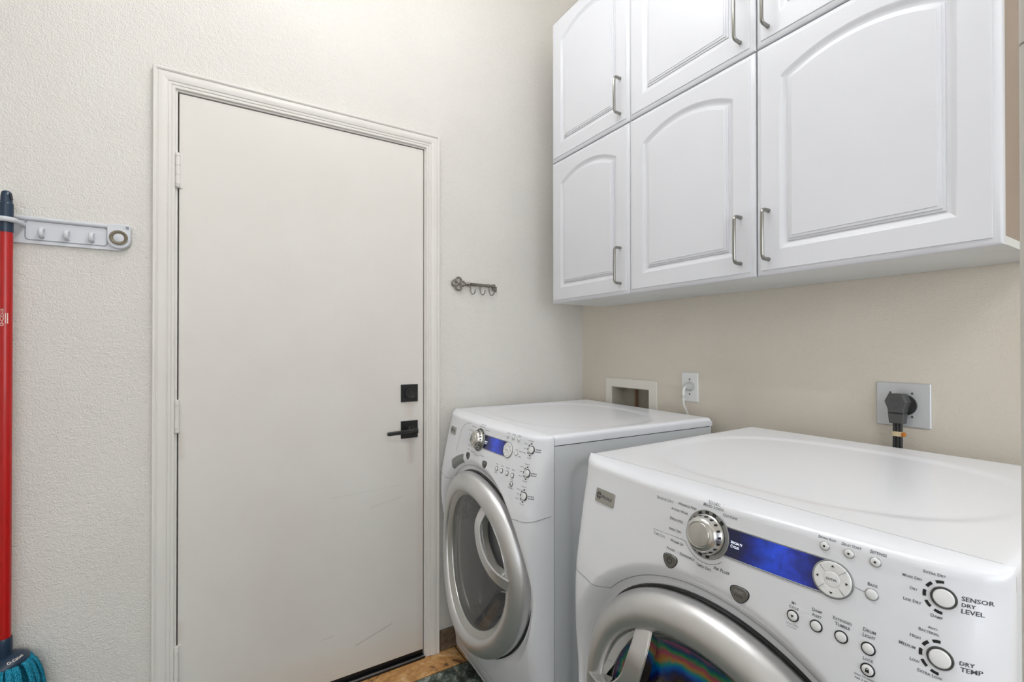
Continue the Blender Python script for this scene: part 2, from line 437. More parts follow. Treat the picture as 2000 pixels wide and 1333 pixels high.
DRYER_TEXT = [  # words, left, right, centre height, material, height factor
    ('Sensor Dry', -.1094, -.0709, .9722, 'letter_faded', 1), ('Wrinkle Free', -.0608, -.0228, .9735, 'letter_grey', 1), ('Active Wear', -.0739, -.0383, .9612, 'letter_grey', 1),
    ('Delicates', -.0737, -.0461, .9447, 'letter_grey', 1), ('Speed Dry', -.0733, -.0462, .927, 'letter_grey', 1), ('Time Dry', -.1063, -.0784, .9087, 'letter_faded', 1),
    ('Warm Up', -.0676, -.0397, .9083, 'letter_grey', 1), ('Power', -.0724, -.0554, .8933, 'letter_grey', 1), ('Dewrinkle', -.0443, -.0152, .8929, 'letter_grey', 1),
    ('Timed Dry', -.0112, .0169, .8883, 'letter_grey', 1), ('Air Fluff', .0202, .0479, .8942, 'letter_grey', 1), ('Normal /', -.0044, .0231, .9908, 'letter_grey', 1),
    ('Mixed Loads', -.0111, .0261, .9855, 'letter_grey', 1), ('Cottons', .0261, .0507, .9785, 'letter_grey', 1),
    ('Drying Rack', .166, .1875, .9882, 'letter_grey', 1.2), ('Delay Start', .1939, .2161, .9875, 'letter_grey', 1.2), ('Settings', .2255, .243, .9878, 'letter_grey', 1.2), ('Back', .2257, .2363, .9478, 'letter_grey', 1.2),
    ('Extra Dry', .2787, .2989, .9822, 'letter_grey', 1.1), ('More Dry', .2595, .2782, .9713, 'letter_grey', 1.1), ('Dry', .2671, .2744, .9586, 'letter_grey', 1.1), ('Less Dry', .2616, .2785, .9445, 'letter_grey', 1.1), ('Damp', .2874, .2981, .9355, 'letter_grey', 1.1),
    ('SENSOR', .3122, .3368, .9624, 'letter_dark', 1), ('DRY', .3125, .3235, .9557, 'letter_dark', 1), ('LEVEL', .3126, .3302, .9492, 'letter_dark', 1),
    ('Anti-', .2857, .2945, .9215, 'letter_grey', 1.1), ('Bacterial', .2776, .296, .9162, 'letter_grey', 1.1), ('High', .2701, .2797, .9062, 'letter_grey', 1.1), ('Medium', .2606, .2758, .8936, 'letter_grey', 1.1), ('Low', .2715, .2803, .88, 'letter_grey', 1.1), ('Extra Low', .2789, .3007, .871, 'letter_grey', 1.1),
    ('DRY', .3137, .3252, .8943, 'letter_dark', 1), ('TEMP', .3145, .3311, .8880, 'letter_dark', 1),
    ('My', .1406, .1465, .8905, 'letter_grey', 1.1), ('Cycle', .1377, .1499, .8848, 'letter_grey', 1.1), ('Damp', .1666, .1785, .8925, 'letter_grey', 1.1), ('Alert', .1666, .1785, .8862, 'letter_grey', 1.1),
    ('Extended', .1915, .2126, .8925, 'letter_grey', 1.1), ('Tumble', .1940, .2110, .8862, 'letter_grey', 1.1), ('Drum', .2246, .2377, .8925, 'letter_grey', 1.1), ('Light', .2246, .2377, .8862, 'letter_grey', 1.1), ('Lock', .2267, .2377, .8592, 'letter_grey', 1.1),
    ('Hold 3 secs', .1365, .1520, .8625, 'letter_faded', 1), ('to store', .1385, .1495, .8585, 'letter_faded', 1), ('Hold to unlock', .2192, .2420, .8375, 'letter_grey', 1), ('for 3 secs', .2200, .2360, .8335, 'letter_grey', 1)]
load_text(sorted(set([d[0] for d in DRYER_TEXT] + ['ENTER', 'Specialty', 'Cycles', 'START', 'Pause', 'Profile', 'O-Cedar'])))

# ------------------------------------------------------------------ the room shell
CEIL = 3.05; XL = -3.3; YF = -4.2
DXL, DXR, DZB, DZT = -1.6527, -0.8397, 0.030, 2.060          # door slab edges
OXL, OXR, OZT = -1.674, -0.819, 2.081                        # rough opening
m = MB()
m.box(XL - .12, OXL, 0, .12, 0, CEIL); m.box(OXR, 0.0, 0, .12, 0, CEIL); m.box(OXL, OXR, 0, .12, OZT, CEIL)
tag(m.build('wall_back', 'wall_paint', smooth=0), 'off-white orange-peel textured wall around the door', 'wall', kind='structure')
# machine wall with a recess cut for the washer supply box
BY0, BY1, BZ0, BZ1 = -.433, -.21, .90, 1.076
m = MB()
m.box(0, .12, YF - .12, BY0, 0, CEIL); m.box(0, .12, BY1, 0.12, 0, CEIL); m.box(0, .12, BY0, BY1, 0, BZ0); m.box(0, .12, BY0, BY1, BZ1, CEIL)
tag(m.build('wall_right', 'wall_paint_beige', smooth=0), 'beige textured wall behind the washer and dryer', 'wall', kind='structure')
tag(MB().box(XL - .12, XL, YF - .12, 0, 0, CEIL).build('wall_left', 'wall_paint', smooth=0), 'plain off-white wall at the left', 'wall', kind='structure')
WX0, WX1, WZ0, WZ1 = -3.0, -.4, .80, 2.40  # opening of the unseen window, added to let fill light in
m = MB()
m.box(XL, WX0, YF - .12, YF, 0, CEIL); m.box(WX1, 0, YF - .12, YF, 0, CEIL); m.box(WX0, WX1, YF - .12, YF, 0, WZ0); m.box(WX0, WX1, YF - .12, YF, WZ1, CEIL)
tag(m.build('wall_front', 'wall_paint', smooth=0), 'off-white wall behind the viewpoint with an opening for the added window', 'wall', kind='structure')
added_win = empty('added_window', ((WX0 + WX1) / 2, YF, WZ0)); tag(added_win, 'added wide white-framed window behind the viewpoint, for fill light', 'window', kind='structure')
def wrel(o): o.parent = added_win; o.location = -Vector(added_win.location); return o
for b in ((WX0, WX0 + .04, WZ0, WZ1), (WX1 - .04, WX1, WZ0, WZ1), (WX0 + .04, WX1 - .04, WZ0, WZ0 + .04), (WX0 + .04, WX1 - .04, WZ1 - .04, WZ1), ((WX0 + WX1) / 2 - .02, (WX0 + WX1) / 2 + .02, WZ0 + .04, WZ1 - .04)):
    wrel(MB().box(b[0], b[1], YF - .08, YF - .03, b[2], b[3]).build('added_window_frame', 'trim_paint', smooth=0))
tag(MB().box(XL - .12, .12, YF - .12, .12, CEIL, CEIL + .1).build('ceiling', 'ceiling_paint', smooth=0), 'plain white ceiling', 'ceiling', kind='structure')
# floor of slate tiles, each a piece of its own, on a grout bed
floor = MB().box(XL, 0, YF, .12, -.08, -.006).build('floor', 'grout', smooth=0)
tag(floor, 'multicoloured slate tile floor', 'floor', kind='structure')
tile_cache = {}
def tile(w, d, mname):
    key = (round(w, 3), round(d, 3), mname)
    if key not in tile_cache:
        m = MB(); bm = bmesh.new(); bmesh.ops.create_cube(bm, size=1)
        for vv in bm.verts: vv.co = Vector((vv.co.x * w, vv.co.y * d, vv.co.z * .008 - .004))
        bmesh.ops.bevel(bm, geom=[e for e in bm.edges if all(vv.co.z > -.004 for vv in e.verts)], offset=.0025, segments=1, affect='EDGES')
        m.frombm(bm)
        o = m.build('floor_tile', mname, floor, smooth=0); tile_cache[key] = o
        return o
    return copyobj(tile_cache[key], floor)
G = .006
ys = [0.0, -.115]
while ys[-1] - .406 > YF: ys.append(ys[-1] - .406)
ys.append(YF)
xs = [0.0, -.294]
while xs[-1] - .406 > XL: xs.append(xs[-1] - .406)
xs.append(XL)
kinds = ['slate_dark', 'slate_orange', 'slate_brown', 'slate_grey', 'slate_grey', 'slate_dark', 'slate_grey']
for j in range(len(ys) - 1):
    for i in range(len(xs) - 1):
        w = xs[i] - xs[i + 1] - G; d = ys[j] - ys[j + 1] - G
        if w < .02 or d < .02: continue
        k = random.choice(kinds)
        if j == 0 and i in (1, 2, 3): k = 'slate_orange'
        if j == 1 and i in (1, 2): k = 'slate_dark'
        o = tile(w, d, k)
        o.location = ((xs[i] + xs[i + 1]) / 2, (ys[j] + ys[j + 1]) / 2, random.uniform(-.0006, .0006))
# slate skirting beside the door casing and along the left of the door
bb = MB().box(-.772, -.001, -.0030, -.0002, 0, .084).build('baseboard_back', 'grout', smooth=0)
tag(bb, 'dark slate skirting between door casing and corner', 'baseboard', kind='structure')
for k in range(3):
    x1 = -.002 - k * .258; x0 = x1 - .252
    MB().box(x0, x1, -.0115, -.003, .001, .084, bev=.0015, seg=1).build('skirting_tile', 'slate_brown', bb, smooth=0)
bb = MB().box(XL + .001, -1.7165, -.0030, -.0002, 0, .084).build('baseboard_left', 'grout', smooth=0)
tag(bb, 'dark slate skirting left of the door', 'baseboard', kind='structure')
for k in range(6):
    x1 = -1.718 - k * .264; x0 = x1 - .258
    MB().box(x0, x1, -.0115, -.003, .001, .084, bev=.0015, seg=1).build('skirting_tile', random.choice(['slate_brown', 'slate_grey']), bb, smooth=0)

# door frame: jambs, stops and a moulded casing with mitred corners
fr = empty('trim_1', ((DXL + DXR) / 2, 0, 0))
tag(fr, 'off-white moulded door casing with mitred corners', 'door frame', kind='structure')
def rel(o, root):
    o.parent = root; o.location = Vector(o.location) - Vector(root.location); return o
JL, JR, JT = DXL - .0035, DXR + .0035, DZT + .0035
for nm, b in (('jamb', (OXL, JL, -.001, .118, 0, OZT)), ('jamb', (JR, OXR, -.001, .118, 0, OZT)), ('jamb', (JL, JR, -.001, .118, JT, OZT))):
    rel(MB().box(*b).build(nm, 'trim_paint', smooth=0), fr)
for b in ((JL, JL + .012, .042, .08, 0, JT), (JR - .012, JR, .042, .08, 0, JT), (JL, JR, .042, .08, JT - .012, JT)):
    rel(MB().box(*b).build('door_stop', 'trim_paint', smooth=0), fr)
# casing profile: distance out from the inner edge, thickness off the wall
CP = [(0, 0), (0, .0065), (.002, .0085), (.0075, .0085), (.0085, .0070), (.0100, .0070), (.0110, .0095), (.0165, .0100), (.0175, .0085), (.0190, .0085), (.0205, .0110), (.028, .0135), (.036, .0145), (.042, .0138), (.0440, .0125), (.0458, .0125), (.0470, .0150), (.0500, .0168), (.0545, .0168), (.0562, .0150), (.0562, 0)]
ci = .0056
IL, IR, IT = JL - ci, JR + ci, JT + ci
def casing(name, pts_fn):
    a = [pts_fn(d, h, 0) for d, h in CP]; b = [pts_fn(d, h, 1) for d, h in CP]
    n = len(CP); m = MB()
    m.add(a + b, [(i, i + 1, n + i + 1, n + i) for i in range(n - 1)] + [tuple(range(n)), tuple(range(2 * n - 1, n - 1, -1))])
    return rel(m.build(name, 'trim_paint', smooth=20), fr)
casing('casing', lambda d, h, e: (IL - d, -h, 0 if e == 0 else IT + d))
casing('casing', lambda d, h, e: (IR + d, -h, 0 if e == 0 else IT + d))
casing('head_casing', lambda d, h, e: ((IL - d) if e == 0 else (IR + d), -h, IT + d))
# door
door = empty('door_1', ((DXL + DXR) / 2, 0.001, DZB))
tag(door, 'flush off-white door with scuffs and black lever handle', 'door', kind='structure')
rel(MB().box(DXL, DXR, .001, .0405, DZB, DZT, bev=.0015, seg=1).build('door_slab', 'door_paint', smooth=0), door)
rel(MB().box(DXL + .002, DXR - .002, .004, .039, .009, DZB + .001).build('door_sweep', 'rubber_black', smooth=0), door)
HX = DXL - .0025
for z0, z1 in ((1.757, 1.868), (.985, 1.090), (.205, .318)):
    L = z1 - z0; prof = [(.0035, 0), (.0062, .002)]
    cuts = [.1, .36, .64, .9] if z0 > 1.5 else [.14, .80, .86]
    for c in cuts:
        h = L * c
        prof += [(.0068, h - .0012), (.0055, h - .0004), (.0055, h + .0004), (.0068, h + .0012)]
    prof += [(.0062, L - .002), (.0035, L)]
    k = rel(MB().lathe(prof, 16, Matrix.Translation((HX, -.0075, z0))).build('hinge', 'trim_paint', smooth=50), door)
    for sgn in (-1, 1):
        MB().box(HX + (0 if sgn > 0 else -.011), HX + (.012 if sgn > 0 else 0), -.0025, .003, z0 + .002, z1 - .002).build('hinge_leaf', 'trim_paint', k, smooth=0)
def sq(cx, cz, s): return [(cx - s, cz - s), (cx + s, cz - s), (cx + s, cz + s), (cx - s, cz + s)]
PX = -.899
# dead bolt
db = rel(MB().prism(sq(0, 0, .0345), 0, .007, front_at(PX, .001, 1.0725), bev=.002).build('deadbolt', 'black_metal', smooth=0), door)
MB().lathe([(.0225, 0), (.0225, .013), (.0215, .0155), (.0165, .0155), (.0150, .0140), (.0085, .0140), (.008, .0152), (0.0005, .0152)], 32, front_at(PX, -.006, 1.0725)).build('lock_cylinder', 'black_metal_worn', db)
MB().box(PX - .001, PX + .001, -.0220, -.0210, 1.0675, 1.0775).build('keyway', 'dark_gap', db, smooth=0)
# lever
lv = rel(MB().prism(sq(0, 0, .0345), 0, .007, front_at(PX, .001, .9275), bev=.002).build('lever_rose', 'black_metal', smooth=0), door)
MB().lathe([(.016, 0), (.0155, .012), (.0125, .016), (.0125, .030), (.0120, .05)], 24, front_at(PX + .004, -.006, .9285)).build('lever_neck', 'black_metal_worn', lv)
ms = MB(); secs = []
for x, hw, hh in ((PX + .0155, .004, .006), (PX + .015, .0085, .0105), (PX - .002, .009, .011), (PX - .02, .0085, .0085), (PX - .06, .0075, .0070), (PX - .100, .0070, .0068), (PX - .104, .005, .005)):
    zc = .9285 - (PX + .01 - x) * .03
    secs.append([(x, -.054 + a * hw, zc + b * hh) for a, b in ((-1, -.6), (-.6, -1), (.6, -1), (1, -.6), (1, .6), (.6, 1), (-.6, 1), (-1, .6))])
ms.loops(secs, True, True).build('lever', 'black_metal_worn', lv, smooth=40)
# threshold
th = empty('trim_2', ((DXL + DXR) / 2, 0, 0))
tag(th, 'dark door threshold with a bright worn metal edge', 'threshold', kind='structure')
rel(MB().box(JL, JR, -.014, .118, -.002, .0085, bev=.002, seg=1).build('saddle', 'rubber_black', smooth=0), th)
rel(MB().box(JL + .001, JR - .001, -.0125, -.005, .006, .0115, bev=.002, seg=2).build('metal_edge', 'threshold_metal'), th)
MB().box(DXL - .4, DXR + .4, .1205, .14, -.05, 2.3).build('light_block_panel', 'grout', smooth=0)['kind'] = 'structure'  # unseen sheet behind the door, added so no light leaks through its gaps

# ------------------------------------------------------------------ ceiling lamps (one in front of the door, one added behind the viewpoint)
def ceiling_lamp(x, y, L, label):
    r = empty('ceiling_lamp', (x, y, CEIL))
    tag(r, label, 'lamp', 'ceiling lamps')
    MB().box(-.055, .055, -L / 2 - .03, L / 2 + .03, -.034, 0, bev=.004).build('housing', 'fixture_white', r)
    MB().tube([(0, -L / 2, -.066), (0, L / 2, -.066)], .0175, 20).build('tube', 'lamp_lens', r, smooth=60)
    for s in (-1, 1):
        MB().box(-.022, .022, s * (L / 2 + .0005), s * (L / 2 + .022), -.088, -.034, bev=.003).build('lamp_holder', 'fixture_white', r)
ceiling_lamp(-1.22, -.95, 1.2, 'long white ceiling lamp in front of the door')
ceiling_lamp(-1.75, -3.0, 1.2, 'added long white ceiling lamp behind the viewpoint, for fill light')  # unseen second lamp, added as fill

# ------------------------------------------------------------------ wall cabinets (cathedral-arch doors)
CF = -.311                        # face of the doors
ROW = ((1.446, 2.0560), (2.0605, 2.6705))
COL = ((-.1602, -.6172), (-.6190, -1.0785), (-1.0825, -1.5500))
def door_mesh(w, h):
    ins = .0615; b0 = .0625; spring = h - .1000; peak = h - .0540
    a0 = w / 2 - ins; rise = peak - spring; R0 = (a0 * a0 + rise * rise) / (2 * rise); cz = peak - R0
    NB, NS, NA = 6, 6, 28
    def outline(d, hh):
        a = a0 - d; R = R0 - d; th = math.asin(a / R); sp = cz + R * math.cos(th); x0, x1, y0 = ins + d, w - ins - d, b0 + d
        p = [(x0 + 2 * a * i / NB, y0, hh) for i in range(NB)]
        p += [(x1, y0 + (sp - y0) * i / NS, hh) for i in range(NS)]
        p += [(w / 2 + R * math.sin(th - 2 * th * i / NA), cz + R * math.cos(th - 2 * th * i / NA), hh) for i in range(NA)]
        p += [(x0, sp + (y0 - sp) * i / NS, hh) for i in range(NS)]
        return p
    def rect(e, hh):
        x0, x1, y0, y1 = e, w - e, e, h - e
        p = [(x0 + (x1 - x0) * i / NB, y0, hh) for i in range(NB)]
        p += [(x1, y0 + (y1 - y0) * i / NS, hh) for i in range(NS)]
        p += [(x1 + (x0 - x1) * i / NA, y1, hh) for i in range(NA)]
        p += [(x0, y1 + (y0 - y1) * i / NS, hh) for i in range(NS)]
        return p
    rings = [rect(0, -.019), rect(0, -.0085), rect(.0012, -.0066), rect(.005, -.0040), rect(.0100, -.0026), rect(.0128, -.0022), rect(.0134, -.0003), rect(.0142, 0)]
    for off, dep in ((0, 0), (.0015, -.0004), (.005, -.0022), (.0095, -.0052), (.0145, -.0070), (.0185, -.0073), (.0190, -.0048), (.0240, -.0042), (.0245, -.0020), (.0305, -.0012), (.0310, 0)):
        rings.append(outline(off, dep))
    return MB().loops(rings, True, 'fan')
def pull(parent, y, z):
    pts = [(z, 0), (z, .020), (z + .0012, .0255), (z + .0045, .029), (z + .010, .0305), (z + .064, .0312), (z + .118, .0305), (z + .1235, .029), (z + .1268, .0255), (z + .128, .020), (z + .128, 0)]
    MB().tube([(CF - h, y, zz) for zz, h in pts], .0046, 10, rs=[.0052, .0048] + [.0046] * 7 + [.0048, .0052]).build('pull_handle', 'nickel', parent)
def cabinet(cols, row, label):
    z0, z1 = ROW[row]; yl = COL[cols[0]][0]; yr = COL[cols[-1]][1]
    r = empty('wall_cabinet', (0, 0, 0)); tag(r, label, 'cabinet', 'white wall cabinets over the machines')
    zb, zt = z0 + .0015, z1 - .0005
    rightend = cols[-1] == 2
    MB().box(-.290, -.002, yl - .0005, yl - .0165, zb + .0163, zt).build('side_panel', 'cabinet_white', r, smooth=0)
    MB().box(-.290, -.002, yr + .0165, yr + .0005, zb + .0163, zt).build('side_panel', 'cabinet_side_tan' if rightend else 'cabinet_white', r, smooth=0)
    MB().box(-.290, -.002, yl - .0005, yr + .0005, zb, zb + .016).build('bottom_panel', 'cabinet_underside', r, smooth=0)
    MB().box(-.290, -.002, yl - .0165, yr + .0165, zt - .016, zt).build('top_panel', 'cabinet_white', r, smooth=0)
    MB().box(-.010, -.002, yl - .0165, yr + .0165, zb + .016, zt - .016).build('back_panel', 'cabinet_white', r, smooth=0)
    for c in cols:
        a, b = COL[c]
        me = door_mesh(a - b, z1 - z0)
        mm = MB().add(me.v, me.f, wallr_at(CF, a, z0))
        d = mm.build('cabinet_door', 'cabinet_white', r, smooth=22, flat=(1, 0, 0))
        pull(d, (b + .040) if c < 2 else (a - .034), z0 + .041)
    return r
cabinet((0,), 0, 'narrow single-door white wall cabinet, lower row, nearest the door')
cabinet((1, 2), 0, 'wide two-door white wall cabinet, lower row, above the dryer')
cabinet((0,), 1, 'narrow single-door white wall cabinet, upper row, nearest the door')
cabinet((1, 2), 1, 'wide two-door white wall cabinet, upper row, cut off by the top of the photo')

# ------------------------------------------------------------------ washer and dryer
HW, RC, HT, ZC = .350, .046, 1.003, .535
ZK = [.04, .08, .12, .17, .23, .30, .36, .47, .60, .70, .74, .78, .85, .92, .985, .990, .9945, .9975, 1.000, 1.0018, 1.003]
DK = [.0, .018, .031, .045, .058, .071, .080, .093, .1005, .1025, .1015, .0975, .0844, .0695, .0557, .0530, .0470, .0390, .0270, .0140, .0]
def base_y(x, z):
    d = interp(z, ZK, DK)
    rc = RC + .02 * sstep(.90, 1.0, z)
    t = max(0.0, (abs(x) - (HW - rc)) / rc)
    return -(d - .215 * x * x * min(1.0, d / .06)) * math.sqrt(max(0.0, 1 - t * t))
def front_y(x, z, notch=False):
    y = base_y(x, z); r = math.hypot(x, z - ZC)
    if r < .340:
        w = sstep(.338, .299, r)
        y = y * (1 - w) + max(y, -.066 + .30 * x * x) * w
    return y
def bow(x, y, z):      # the porthole door follows the bulge of the front
    return (x * .983, y + .46 * x * x + .022 * (z - ZC), ZC + (z - ZC) * .983)
def frame_at(x, z):
    e = .004
    p = Vector((x, base_y(x, z), z))
    tx = (Vector((x + e, base_y(x + e, z), z)) - Vector((x - e, base_y(x - e, z), z))).normalized()
    tz = (Vector((x, base_y(x, z + e), z + e)) - Vector((x, base_y(x, z - e), z - e))).normalized()
    n = tx.cross(tz).normalized(); tz = n.cross(tx)       # n points to -y (outwards)
    M = Matrix((tx, tz, n)).transposed().to_4x4(); M.translation = p
    return M
def on_panel(pts, lift=.0005): return [(x, base_y(x, z) - lift, z) for x, z in pts]
def letters(words, x0, x1, zc, hf, matname, parent, lift=.0004, italic=0.0):
    vs, fs, w, h = _fonts[words]; s = (x1 - x0) / w
    m = MB(); m.add([(x0 + (a + italic * b) * s, 0, zc + b * s * hf * .978) for a, b in vs], fs)
    m.v = [(x, base_y(x, min(z, 1.0)) - lift, z) for x, y, z in m.v]
    return m.build('lettering', matname, parent, smooth=0, fix=False)
def strip(poly, matname, parent, name='marking', lift=.0004):
    """flat printed shape following the panel"""
    m = MB(); m.add([(x, base_y(x, z) - lift, z) for x, z in poly], [tuple(range(len(poly)))])
    return m.build(name, matname, parent, smooth=0, fix=False)
def dash(cx, cz, r, a, da, wid, nseg=3):
    o = arc(cx, cz, r + wid / 2, a - da, a + da, nseg); i = arc(cx, cz, r - wid / 2, a + da, a - da, nseg)
    return o + i
def bars(x0, x1, zc, h, parent, matname='letter_faded'):
    """illegible small print: a row of short strokes"""
    m = MB(); x = x0; rnd = random.Random(int((x0 + zc) * 1e5))
    while x < x1 - .001:
        w = rnd.uniform(.0022, .0040); x2 = min(x + w, x1)
        p = [(x, zc - h / 2), (x2, zc - h / 2), (x2, zc + h / 2), (x, zc + h / 2)]
        m.add([(a, base_y(a, b) - .0004, b) for a, b in p], [(0, 1, 2, 3)])
        x = x2 + .0010
    return m.build('lettering', matname, parent, smooth=0, fix=False)
def seam_z(x): return (ZC + math.sqrt(max(0, .312 * .312 - x * x))) if abs(x) < .222 else .756

def machine(name, label, cat, loc, rot, washer):
    R = empty(name, (loc[0], loc[1], 0), -PI / 2 + rot)
    tag(R, label, cat, 'front-loading laundry pair')
    sx = 1 if washer else -1           # side of the door handle
    # --- front shell
    ca = lin(0, PI / 2, 11)
    xs = [-(HW - RC + RC * math.sin(a)) for a in ca][::-1] + lin(-(HW - RC), HW - RC, 121)[1:-1] + [HW - RC + RC * math.sin(a) for a in ca]
    zs = lin(.04, .70, 100)[:-1] + lin(.70, .985, 96) + [.9875, .990, .992, .9935, .9945, .996, .9975, .999, 1.000, 1.0012, 1.0018, 1.0025, 1.003]
    fn = lambda x, z: (x, front_y(x, z, washer), z)
    out = lambda x, z: math.hypot(x, z - ZC) > .262
    panel = MB().grid(xs, zs, fn, keep=lambda x, z: out(x, z) and z > seam_z(x)).build('control_panel', 'appliance_white', R, smooth=50, fix=False)
    MB().grid(xs, zs, fn, keep=lambda x, z: out(x, z) and .135 < z <= seam_z(x)).build('front_panel', 'appliance_white', R, smooth=50, fix=False)
    MB().grid(xs, zs, fn, keep=lambda x, z: z <= .135).build('kick_panel', 'appliance_white', R, smooth=50, fix=False)
    ls = [(v_.x, v_.y) for v_ in spline([(-.3495, .776), (-.335, .766), (-.315, .760), (-.28, .757), (-.245, .752), arc(0, ZC, .312, 136, 44, 2)[0]], 10)]
    sp = ls + arc(0, ZC, .312, 135, 45, 70) + [(-a_, b_) for a_, b_ in ls[::-1]]
    MB().tube([(x, front_y(x, z) - .0001, z) for x, z in sp], .0009, 5).build('panel_seam', 'appliance_seam', R)
    MB().tube([(x, front_y(x, .135) + .0001, .135) for x in lin(-.349, .349, 50)], .0008, 5).build('panel_seam', 'appliance_seam', R)
    # --- lid with a shallow oval recess
    ea = lin(0, PI / 2, 6); er = .012
    ex = [-(HW - er + er * math.sin(a)) for a in ea][::-1] + lin(-(HW - er), HW - er, 61)[1:-1] + [HW - er + er * math.sin(a) for a in ea]
    ey = lin(.0015, .69 - er, 61) + [.69 - er + er * math.sin(a) for a in ea][1:]
    def lidz(x, y):
        z = HT
        tx = max(0, (abs(x) - (HW - er)) / er); ty = max(0, (y - (.69 - er)) / er)
        q = min(1, math.hypot(tx, ty)); z -= er * (1 - math.sqrt(max(0, 1 - q * q)))
        e = (abs(x) / .315) ** 2.6 + (abs(y - .315) / .275) ** 2.6
        z -= .0035 * (1 - sstep(.86, 1.0, e))
        return z
    mL = MB().grid(ex, ey, lambda x, y: (x, y, lidz(x, y)))
    nx, ny = len(ex), len(ey)
    rim = [i for i in range(nx)] + [j * nx + nx - 1 for j in range(1, ny)] + [(ny - 1) * nx + i for i in range(nx - 2, -1, -1)] + [j * nx for j in range(ny - 2, 0, -1)]
    n0 = len(mL.v)
    mL.v += [(mL.v[i][0], mL.v[i][1], .9745) for i in rim]
    k = len(rim)
    mL.f += [(rim[i], rim[(i + 1) % k], n0 + (i + 1) % k, n0 + i) for i in range(k)]
    mL.f.append(tuple(n0 + i for i in range(k)))
    mL.build('lid', 'appliance_white', R, smooth=40)
    # --- cabinet
    for s in (-1, 1):
        def sd(y, z):
            qx = abs(y - .345) - .285 + .06; qz = abs(z - .515) - .405 + .06
            return math.hypot(max(qx, 0), max(qz, 0)) + min(max(qx, qz), 0) - .06
        MB().grid(lin(.002, .685, 71), lin(.03, .972, 91), lambda y, z: (s * (HW - .0015 - .005 * (1 - sstep(-.012, .004, sd(y, z)))), y, z)).build('side_panel', 'appliance_side', R, smooth=50)
    MB().box(-HW + .004, HW - .004, .68, .686, .03, .972).build('rear_panel', 'appliance_side', R, smooth=0)
    MB().box(-HW + .004, HW - .004, .002, .68, .030, .036).build('base_panel', 'appliance_side', R, smooth=0)
    MB().box(-HW + .0045, HW - .0045, .004, .68, .9715, .9742).build('lid_gap', 'dark_gap', R, smooth=0)
    for a in (-.29, .29):
        for b in (.06, .62):
            MB().lathe([(.022, 0), (.022, .008), (.012, .01), (.012, .031)], 16, Matrix.Translation((a, b, 0))).build('foot', 'dark_plastic', R)
    # --- door
    F = front_at(0, 0, ZC)
    MB().lathe([(.3015, .030), (.3015, .0780), (.2995, .0805), (.2970, .079)], 96, F, False, False).warp(bow).build('door_seal', 'dark_plastic', R)
    dr = MB().lathe([(.294, .030), (.2965, .085), (.2970, .094), (.2945, .104), (.2880, .1135), (.278, .1205), (.266, .1245), (.2545, .1250), (.2445, .1225), (.2375, .1180), (.2335, .1115), (.2320, .102)], 128, F, False, False).warp(bow).build('porthole_door', 'brushed_silver', R, smooth=60)
    MB().lathe([(.2340, .1115), (.2290, .1090), (.2235, .1020), (.2170, .0990), (.2150, .0955), (.2150, .070)], 96, F, False, False).warp(bow).build('window_bezel', 'bezel_grey' if washer else 'chrome', dr, smooth=50)
    if washer:
        MB().lathe([(.2165, .0945), (.19, .0975), (.15, .1005), (.10, .1030), (.05, .1045), (.0006, .105)], 96, F, False, False).warp(bow).build('window', 'clear_window', dr, smooth=60)
        MB().lathe([(.2165, .072), (.203, .066), (.193, .04), (.180, -.02), (.163, -.060), (.14, -.082), (.10, -.093), (.05, -.098), (.0006, -.099)], 96, F, False, False).warp(bow).build('glass_bowl', 'clear_bowl', dr, smooth=60)
        MB().lathe([(.268, .052), (.250, .055), (.232, .060), (.222, .045), (.215, .010), (.222, -.01), (.240, -.03), (.243, -.045)], 96, F, False, False).warp(bow).build('door_gasket', 'gasket_grey', R, smooth=60)
        MB().lathe([(.243, -.065), (.250, -.070), (.252, -.12), (.252, -.38), (.24, -.395), (.05, -.400), (.0006, -.400)], 96, F, False, False).build('drum', 'drum_steel', R, smooth=40)
    else:
        MB().lathe([(.2165, .0945), (.19, .0930), (.15, .0875), (.10, .0820), (.05, .0790), (.0006, .078)], 96, F, False, False).warp(bow).build('window', 'rainbow_window', dr, smooth=60)
        MB().lathe([(.268, .050), (.235, .055), (.222, .050), (.0006, .04)], 64, F, False, False).warp(bow).build('door_liner', 'dark_plastic', R, smooth=60)
    # handle: a curved bar across the upper side of the window
    hp = spline([(sx * .108, -.085, .760), (sx * .102, -.108, .722), (sx * .104, -.121, .690), (sx * .121, -.124, .640), (sx * .156, -.121, .598), (sx * .203, -.111, .570), (sx * .250, -.092, .556)], 7)
    def bar(w, d0, d1):
        rings = []
        for i, p in enumerate(hp):
            a = hp[max(i - 1, 0)]; b = hp[min(i + 1, len(hp) - 1)]; tt = (b - a); tt.y = 0; tt.normalize()
            nn = Vector((tt.z, 0, -tt.x))
            rings.append([p + nn * (u * w) + Vector((0, h, 0)) for u, h in ((-1, d1), (-1, d0 + .002), (-.88, d0), (.88, d0), (1, d0 + .002), (1, d1))])
        return MB().loops(rings, True, True)
    hd = bar(.0185, -.002, .026).build('door_handle', 'chrome', R, smooth=40)
    bar(.0178, -.0042, -.001).build('handle_face', 'brushed_silver', hd, smooth=40)

    # --- controls
    bd = MB().prism(rrect(-.0305, .0305, -.0145, .0145, .003), -.002, .0022, frame_at(-.2485, .9325), bev=.0008).build('badge', 'badge_metal', R, smooth=0)
    def badge_print(poly_fn): return [frame_at(-.2485, .9325) @ Vector((x, y, .0024)) for x, y in poly_fn]
    mm = MB(); o_ = arc(-.0185, 0, .0078, 0, 360, 25)[:-1]; i_ = arc(-.0185, 0, .0064, 0, 360, 25)[:-1]
